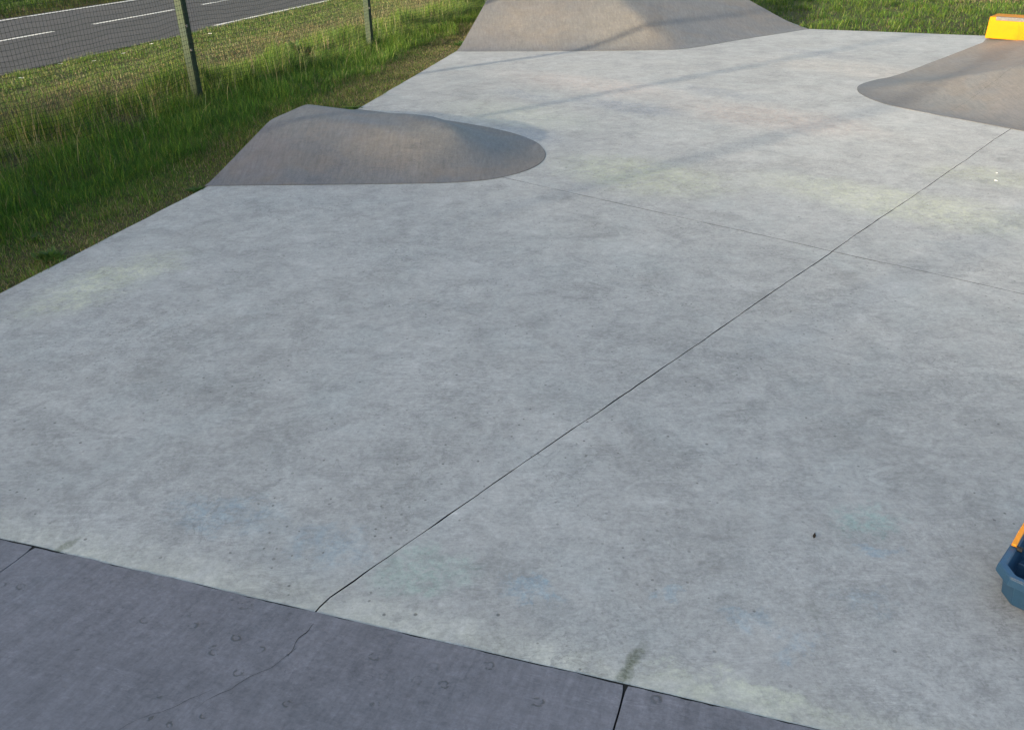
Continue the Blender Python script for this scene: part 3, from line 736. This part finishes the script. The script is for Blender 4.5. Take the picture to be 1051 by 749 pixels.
# lawn behind the floor on the right
n_ = 170000
x = rng.uniform(3.5, 20, n_); y = rng.uniform(13.5, 30, n_)
lim = np.interp(x, [-5, 6.33, 9.41, 17.5, 30], [21.5, 18.69, 17.45, 14.12, 9.2])
keep = (y > lim-.01) & ~inside([tuple(q) for q in FOOTS[0]], x, y); x, y, lim = x[keep], y[keep], lim[keep]
nz = vnoise(x, y, .5, 101); nz2 = vnoise(x, y, 2.0, 102); nz3 = vnoise(x, y, .24, 103); dd = y-lim
keep = rng.random(len(x)) < .3+.7*nz3; x, y, nz, nz2, nz3, dd = [q[keep] for q in (x, y, nz, nz2, nz3, dd)]
h = (.025+.20*nz3**1.6*(.4+nz))*rng.uniform(.5, 1.25, len(x))
bare = np.clip((x-11.2)/1.2, 0, 1)*np.clip((y-23.0+(nz2-.5)*2)/.8, 0, 1)
col = pick(len(x), np.stack([.5+.3*nz2, .8+0*nz, .75+.4*nz, .06+2.5*bare, .03+1.6*bare, .12+0*nz], 1), [G_dark, G_mid, G_yel, G_straw, G_brown, G_pale])
blades('lawn_grass', x, y, h, rng.uniform(.007, .013, len(x)), col*(.55+.5*vnoise(x, y, .7, 105))[:, None], 'rough green lawn behind the concrete floor, patchy at the top right', .75)

# ------------------------------------------------------------------ small things
def weed(x, y, n_, size, label, flat=.5):
    v = []; f = []
    for i in range(n_):
        a = random.uniform(0, 2*math.pi); L = size*random.uniform(.5, 1.1); el = random.uniform(.1, 1.2)*(1-flat)+.15
        d = np.array([math.cos(a)*math.cos(el), math.sin(a)*math.cos(el), math.sin(el)]); s_ = np.array([-math.sin(a), math.cos(a), 0])*L*random.uniform(.12, .22)
        o_ = np.array([random.gauss(0, size*.35), random.gauss(0, size*.2), .0]); b = len(v)
        m1 = o_+d*L*.55+np.array([0, 0, .01]); e_ = o_+d*L-np.array([0, 0, .01*L])
        v += [tuple(o_), tuple(m1-s_), tuple(e_), tuple(m1+s_)]; f.append((b, b+1, b+2, b+3))
    o = mesh('weed', v, f, M_weed); o.location = (x, y, float(ground_z(np.array([x]), np.array([y]))[0])+.005)
    tag(o, label, 'weed'); return o
weed(-3.63, 6.12, 110, .10, 'bushy dark green weed in the worn grass beside the near slab edge', .25)
weed(-3.95, 6.55, 40, .09, 'pale leafy weed in the grass behind the bushy dark weed', .75)
weed(-3.05, 7.86, 50, .08, 'small weed at the corner where the low hump meets the slab edge')
weed(-2.12, 11.40, 80, .10, 'leafy weed at the back corner of the low hump')
weed(-.93, 17.05, 80, .12, 'weed leaning onto the left edge of the large far bank')
weed(-5.0, 13.2, 0+60, .25, 'dark tangled weed clump in the verge behind the first fence post', .2)
weed(-3.9, 16.0, 90, .28, 'dark bushy weed clump in the verge short of the second fence post', .2)
def scrap(x, y, s_, rz, label):
    bm = bmesh.new()
    pts = [(-1, -.6, 0), (.2, -.75, .12), (1, -.3, .05), (.8, .5, .18), (-.1, .7, .02), (-.9, .4, .1)]
    vs = [bm.verts.new((p[0]*s_, p[1]*s_, p[2]*s_)) for p in pts]; c_ = bm.verts.new((0, 0, .28*s_))
    for i in range(6): bm.faces.new((vs[i], vs[(i+1) % 6], c_))
    r = bmesh.ops.extrude_face_region(bm, geom=bm.faces[:]); bmesh.ops.translate(bm, vec=(0, 0, .002), verts=[e for e in r['geom'] if isinstance(e, bmesh.types.BMVert)])
    o = bm_obj('paper_scrap', bm, M_paper); o.location = (x, y, .003); o.rotation_euler = (0, 0, rz); tag(o, label, 'litter'); return o
scrap(4.84, 8.09, .012, .4, 'tiny white paper scrap on the concrete, the one farther from the camera')
scrap(4.70, 7.84, .018, 1.9, 'slightly larger white paper scrap on the concrete, the nearer of two')
bm = bmesh.new()
pts = [(-.013, 0, 0), (-.006, .006, .004), (.004, .005, .006), (.014, 0, .011), (.004, -.006, .003), (-.006, -.006, .002)]
vs = [bm.verts.new(p) for p in pts]; fc = bm.faces.new(vs)
r = bmesh.ops.extrude_face_region(bm, geom=[fc]); bmesh.ops.translate(bm, vec=(0, 0, .0015), verts=[e for e in r['geom'] if isinstance(e, bmesh.types.BMVert)])
lf = bm_obj('dead_leaf', bm, M_leafd); lf.location = (1.295, 2.75, .002); lf.rotation_euler = (0, 0, 1.1); tag(lf, 'tiny dark dead leaf lying alone on the pale concrete', 'leaf')
# daisies by the road
def daisy_mesh():
    bm = bmesh.new()
    for i in range(10):
        a = i*math.tau/10; d = (math.cos(a), math.sin(a)); s_ = (-d[1]*.009, d[0]*.009)
        p = [(d[0]*.008, d[1]*.008, .1), (d[0]*.03+s_[0], d[1]*.03+s_[1], .108), (d[0]*.04, d[1]*.04, .104), (d[0]*.03-s_[0], d[1]*.03-s_[1], .108)]
        bm.faces.new([bm.verts.new(q) for q in p])
    me = bpy.data.meshes.new('flower_head'); bm.to_mesh(me); bm.free(); return me
dm = daisy_mesh(); dm.materials.append(M_petal)
sm = bpy.data.meshes.new('stem'); bs = box_bm(.005, .005, .11, 0, 1, (0, 0, .05)); bs.to_mesh(sm); bs.free(); sm.materials.append(M_weed)
for i, (px, py) in enumerate([(-7.63, 13.51), (-7.62, 14.81), (-7.15, 15.07), (-6.97, 15.89), (-6.89, 17.03), (-6.2, 18.4)]):
    e = empty('daisy', (px, py, -.035)); h_ = link('flower_head', dm, None, e); link('stem', sm, None, e)
    h_.rotation_euler = (random.uniform(-.1, .1), .1, i)
    tag(e, 'single white daisy in the short grass near the road edge', 'flower', 'daisies along the road edge')

# ------------------------------------------------------------------ unseen row of trees, placed to shade the near floor
SAZ = 231.5; SEL = 10.5
sd = azv(SAZ-180); sq = np.array([sd[1], -sd[0]])
def tree_meshes(seed, Ht, rad):
    r_ = random.Random(seed); g_ = np.random.default_rng(seed)
    V = []; Fc = []
    def limb(a, b, r0, r1):
        a = np.array(a); b = np.array(b); k = 5
        pts = np.array([a+(b-a)*i/k+np.array([r_.gauss(0, .04), r_.gauss(0, .04), 0]) for i in range(k+1)])
        d = (b-a)/np.linalg.norm(b-a); u = np.cross(d, (0, 1, .3)); u /= np.linalg.norm(u); w_ = np.cross(d, u); base = len(V)
        for i, p in enumerate(pts):
            rr = r0+(r1-r0)*i/k
            for q in range(7): V.append(tuple(p+rr*(u*math.cos(q*math.tau/7)+w_*math.sin(q*math.tau/7))))
        for i in range(k):
            for q in range(7): Fc.append((base+i*7+q, base+i*7+(q+1) % 7, base+i*7+7+(q+1) % 7, base+i*7+7+q))
    limb((0, 0, -.1), (r_.gauss(0, .15), r_.gauss(0, .15), Ht*.75), .19, .05)
    cl = []
    for i in range(26):
        z = Ht*(.10+.84*(i+.5)/26); a = r_.uniform(0, math.tau)
        rr = rad*math.sqrt(max(.05, 1-((z/Ht-.45)/.6)**2))*r_.uniform(.35, .95)
        p = (rr*math.cos(a), rr*math.sin(a), z); cl.append(p)
        limb((0, 0, max(.3, z-.5-rr*.4)), p, .05, .015)
    L = []
    for p in cl:
        m = 420; q = g_.normal(0, 1, (m, 3)); q /= np.linalg.norm(q, axis=1)[:, None]
        q *= (g_.random((m, 1))**.45)*np.array([[.95, .95, .75]])*r_.uniform(.75, 1.15); L.append(q+np.array(p))
    C = np.concatenate(L); C = C[C[:, 2] > .2]; m = len(C)
    u = g_.normal(0, 1, (m, 3)); u /= np.linalg.norm(u, axis=1)[:, None]; w_ = np.cross(u, g_.normal(0, 1, (m, 3))); w_ /= np.linalg.norm(w_, axis=1)[:, None]
    s_ = g_.uniform(.07, .13, (m, 1))
    LV = np.stack([C-u*s_, C+w_*s_*.5, C+u*s_, C-w_*s_*.5], 1).reshape(-1, 3)
    LF = np.arange(m*4).reshape(m, 4)
    return V, Fc, LV.tolist(), LF.tolist()
protos = []
for k in range(3):
    V, Fc, LV, LF = tree_meshes(40+k, 7.1+.35*k, 2.3)
    a = bpy.data.meshes.new('trunk'); a.from_pydata(V, [], Fc); a.update(); a.materials.append(M_bark)
    b = bpy.data.meshes.new('crown'); b.from_pydata(LV, [], LF); b.update(); b.materials.append(M_leaf)
    protos.append((a, b))
for i, q in enumerate(np.arange(-12.4, 5.0, 2.2)):
    p = sd*(-36.5+random.uniform(-.8, .8))+sq*(q+random.uniform(-.3, .3))
    e = empty('shade_tree', (p[0], p[1], -.03), random.uniform(0, 6))
    a, b = protos[i % 3]; link('trunk', a, None, e); link('crown', b, None, e)
    e.scale = (1, 1, random.uniform(.97, 1.03))
    tag(e, 'leafy tree in an unseen row placed to shade the near floor', 'tree', 'unseen trees placed for their shade')

# unseen house added so its flat roof line shades the near floor
M_wall = plain('cream render', (.55, .50, .42), .85, .2, 3, .06)
M_roof = plain('dark roof felt', (.08, .08, .085), .9, .2)
M_glass = plain('dark window glass', (.03, .035, .04), .08, .6)
M_frame = plain('white frame', (.7, .7, .68), .5, .4)
hp_ = sd*-41.0+sq*-4.3
ho = empty('shade_house', (hp_[0], hp_[1], -.03), math.atan2(sd[1], sd[0]))
tag(ho, 'long cream flat roofed house, unseen, added to block the low sun', 'house')
bm_obj('wall', box_bm(7, 17.5, 7.8, .02, 1, (0, 0, 3.9)), M_wall, ho)
bm_obj('roof', box_bm(7.6, 18.1, .3, .02, 1, (0, 0, 7.952)), M_roof, ho)
for zz in (.9, 4.2):
    for yy in (-7, -3.5, 0, 3.5, 7):
        wf_ = bm_obj('window', box_bm(.1, 1.5, 1.6, .01, 1, (3.52, yy, zz+.8)), M_frame, ho)
        bm_obj('pane', box_bm(.02, 1.36, 1.46, .003, 1, (3.575, yy, zz+.8)), M_glass, wf_)

# ------------------------------------------------------------------ light, sky, camera
wd = bpy.data.worlds.new('World'); S.world = wd; wd.use_nodes = True
nt = wd.node_tree; bg = nt.nodes['Background']
sk = nt.nodes.new('ShaderNodeTexSky'); sk.sky_type = 'NISHITA'; sk.sun_disc = False
sk.sun_elevation = R(SEL); sk.sun_rotation = R(SAZ); sk.air_density = 1.0; sk.dust_density = 2.5; sk.ozone_density = .5
nt.links.new(sk.outputs[0], bg.inputs[0]); bg.inputs[1].default_value = .12
ld = bpy.data.lights.new('sun', 'SUN'); ld.energy = 3.2; ld.angle = R(1.5); ld.color = (1, .86, .64)
lo = bpy.data.objects.new('sun', ld); COL.objects.link(lo)
el, az_ = R(SEL), R(SAZ)
sv = Vector((math.sin(az_)*math.cos(el), math.cos(az_)*math.cos(el), math.sin(el)))
lo.rotation_euler = sv.to_track_quat('Z', 'Y').to_euler(); lo.location = sv*60

cd = bpy.data.cameras.new('camera'); cam = bpy.data.objects.new('camera', cd); COL.objects.link(cam); S.camera = cam
cd.sensor_width = 36; cd.lens = 850/1051*36; cd.clip_start = .05; cd.clip_end = 2000
pt = R(29.2); rl = R(-.6)
fw = Vector((0, math.cos(pt), -math.sin(pt))); rt = Vector((1, 0, 0)); up = rt.cross(fw)
Rr = math.cos(rl)*rt+math.sin(rl)*up; Uu = -math.sin(rl)*rt+math.cos(rl)*up
cam.matrix_world = Matrix(((Rr.x, Uu.x, -fw.x, 0), (Rr.y, Uu.y, -fw.y, 0), (Rr.z, Uu.z, -fw.z, 2.4), (0, 0, 0, 1)))
S.view_settings.view_transform = 'Standard'; S.view_settings.look = 'None'; S.view_settings.gamma = 1
S.view_settings.use_curve_mapping = False; S.view_settings.exposure = 1.90
S.render.engine = 'CYCLES'
S.cycles.max_bounces = 6; S.cycles.diffuse_bounces = 3; S.cycles.use_denoising = True; S.cycles.denoiser = 'OPENIMAGEDENOISE'
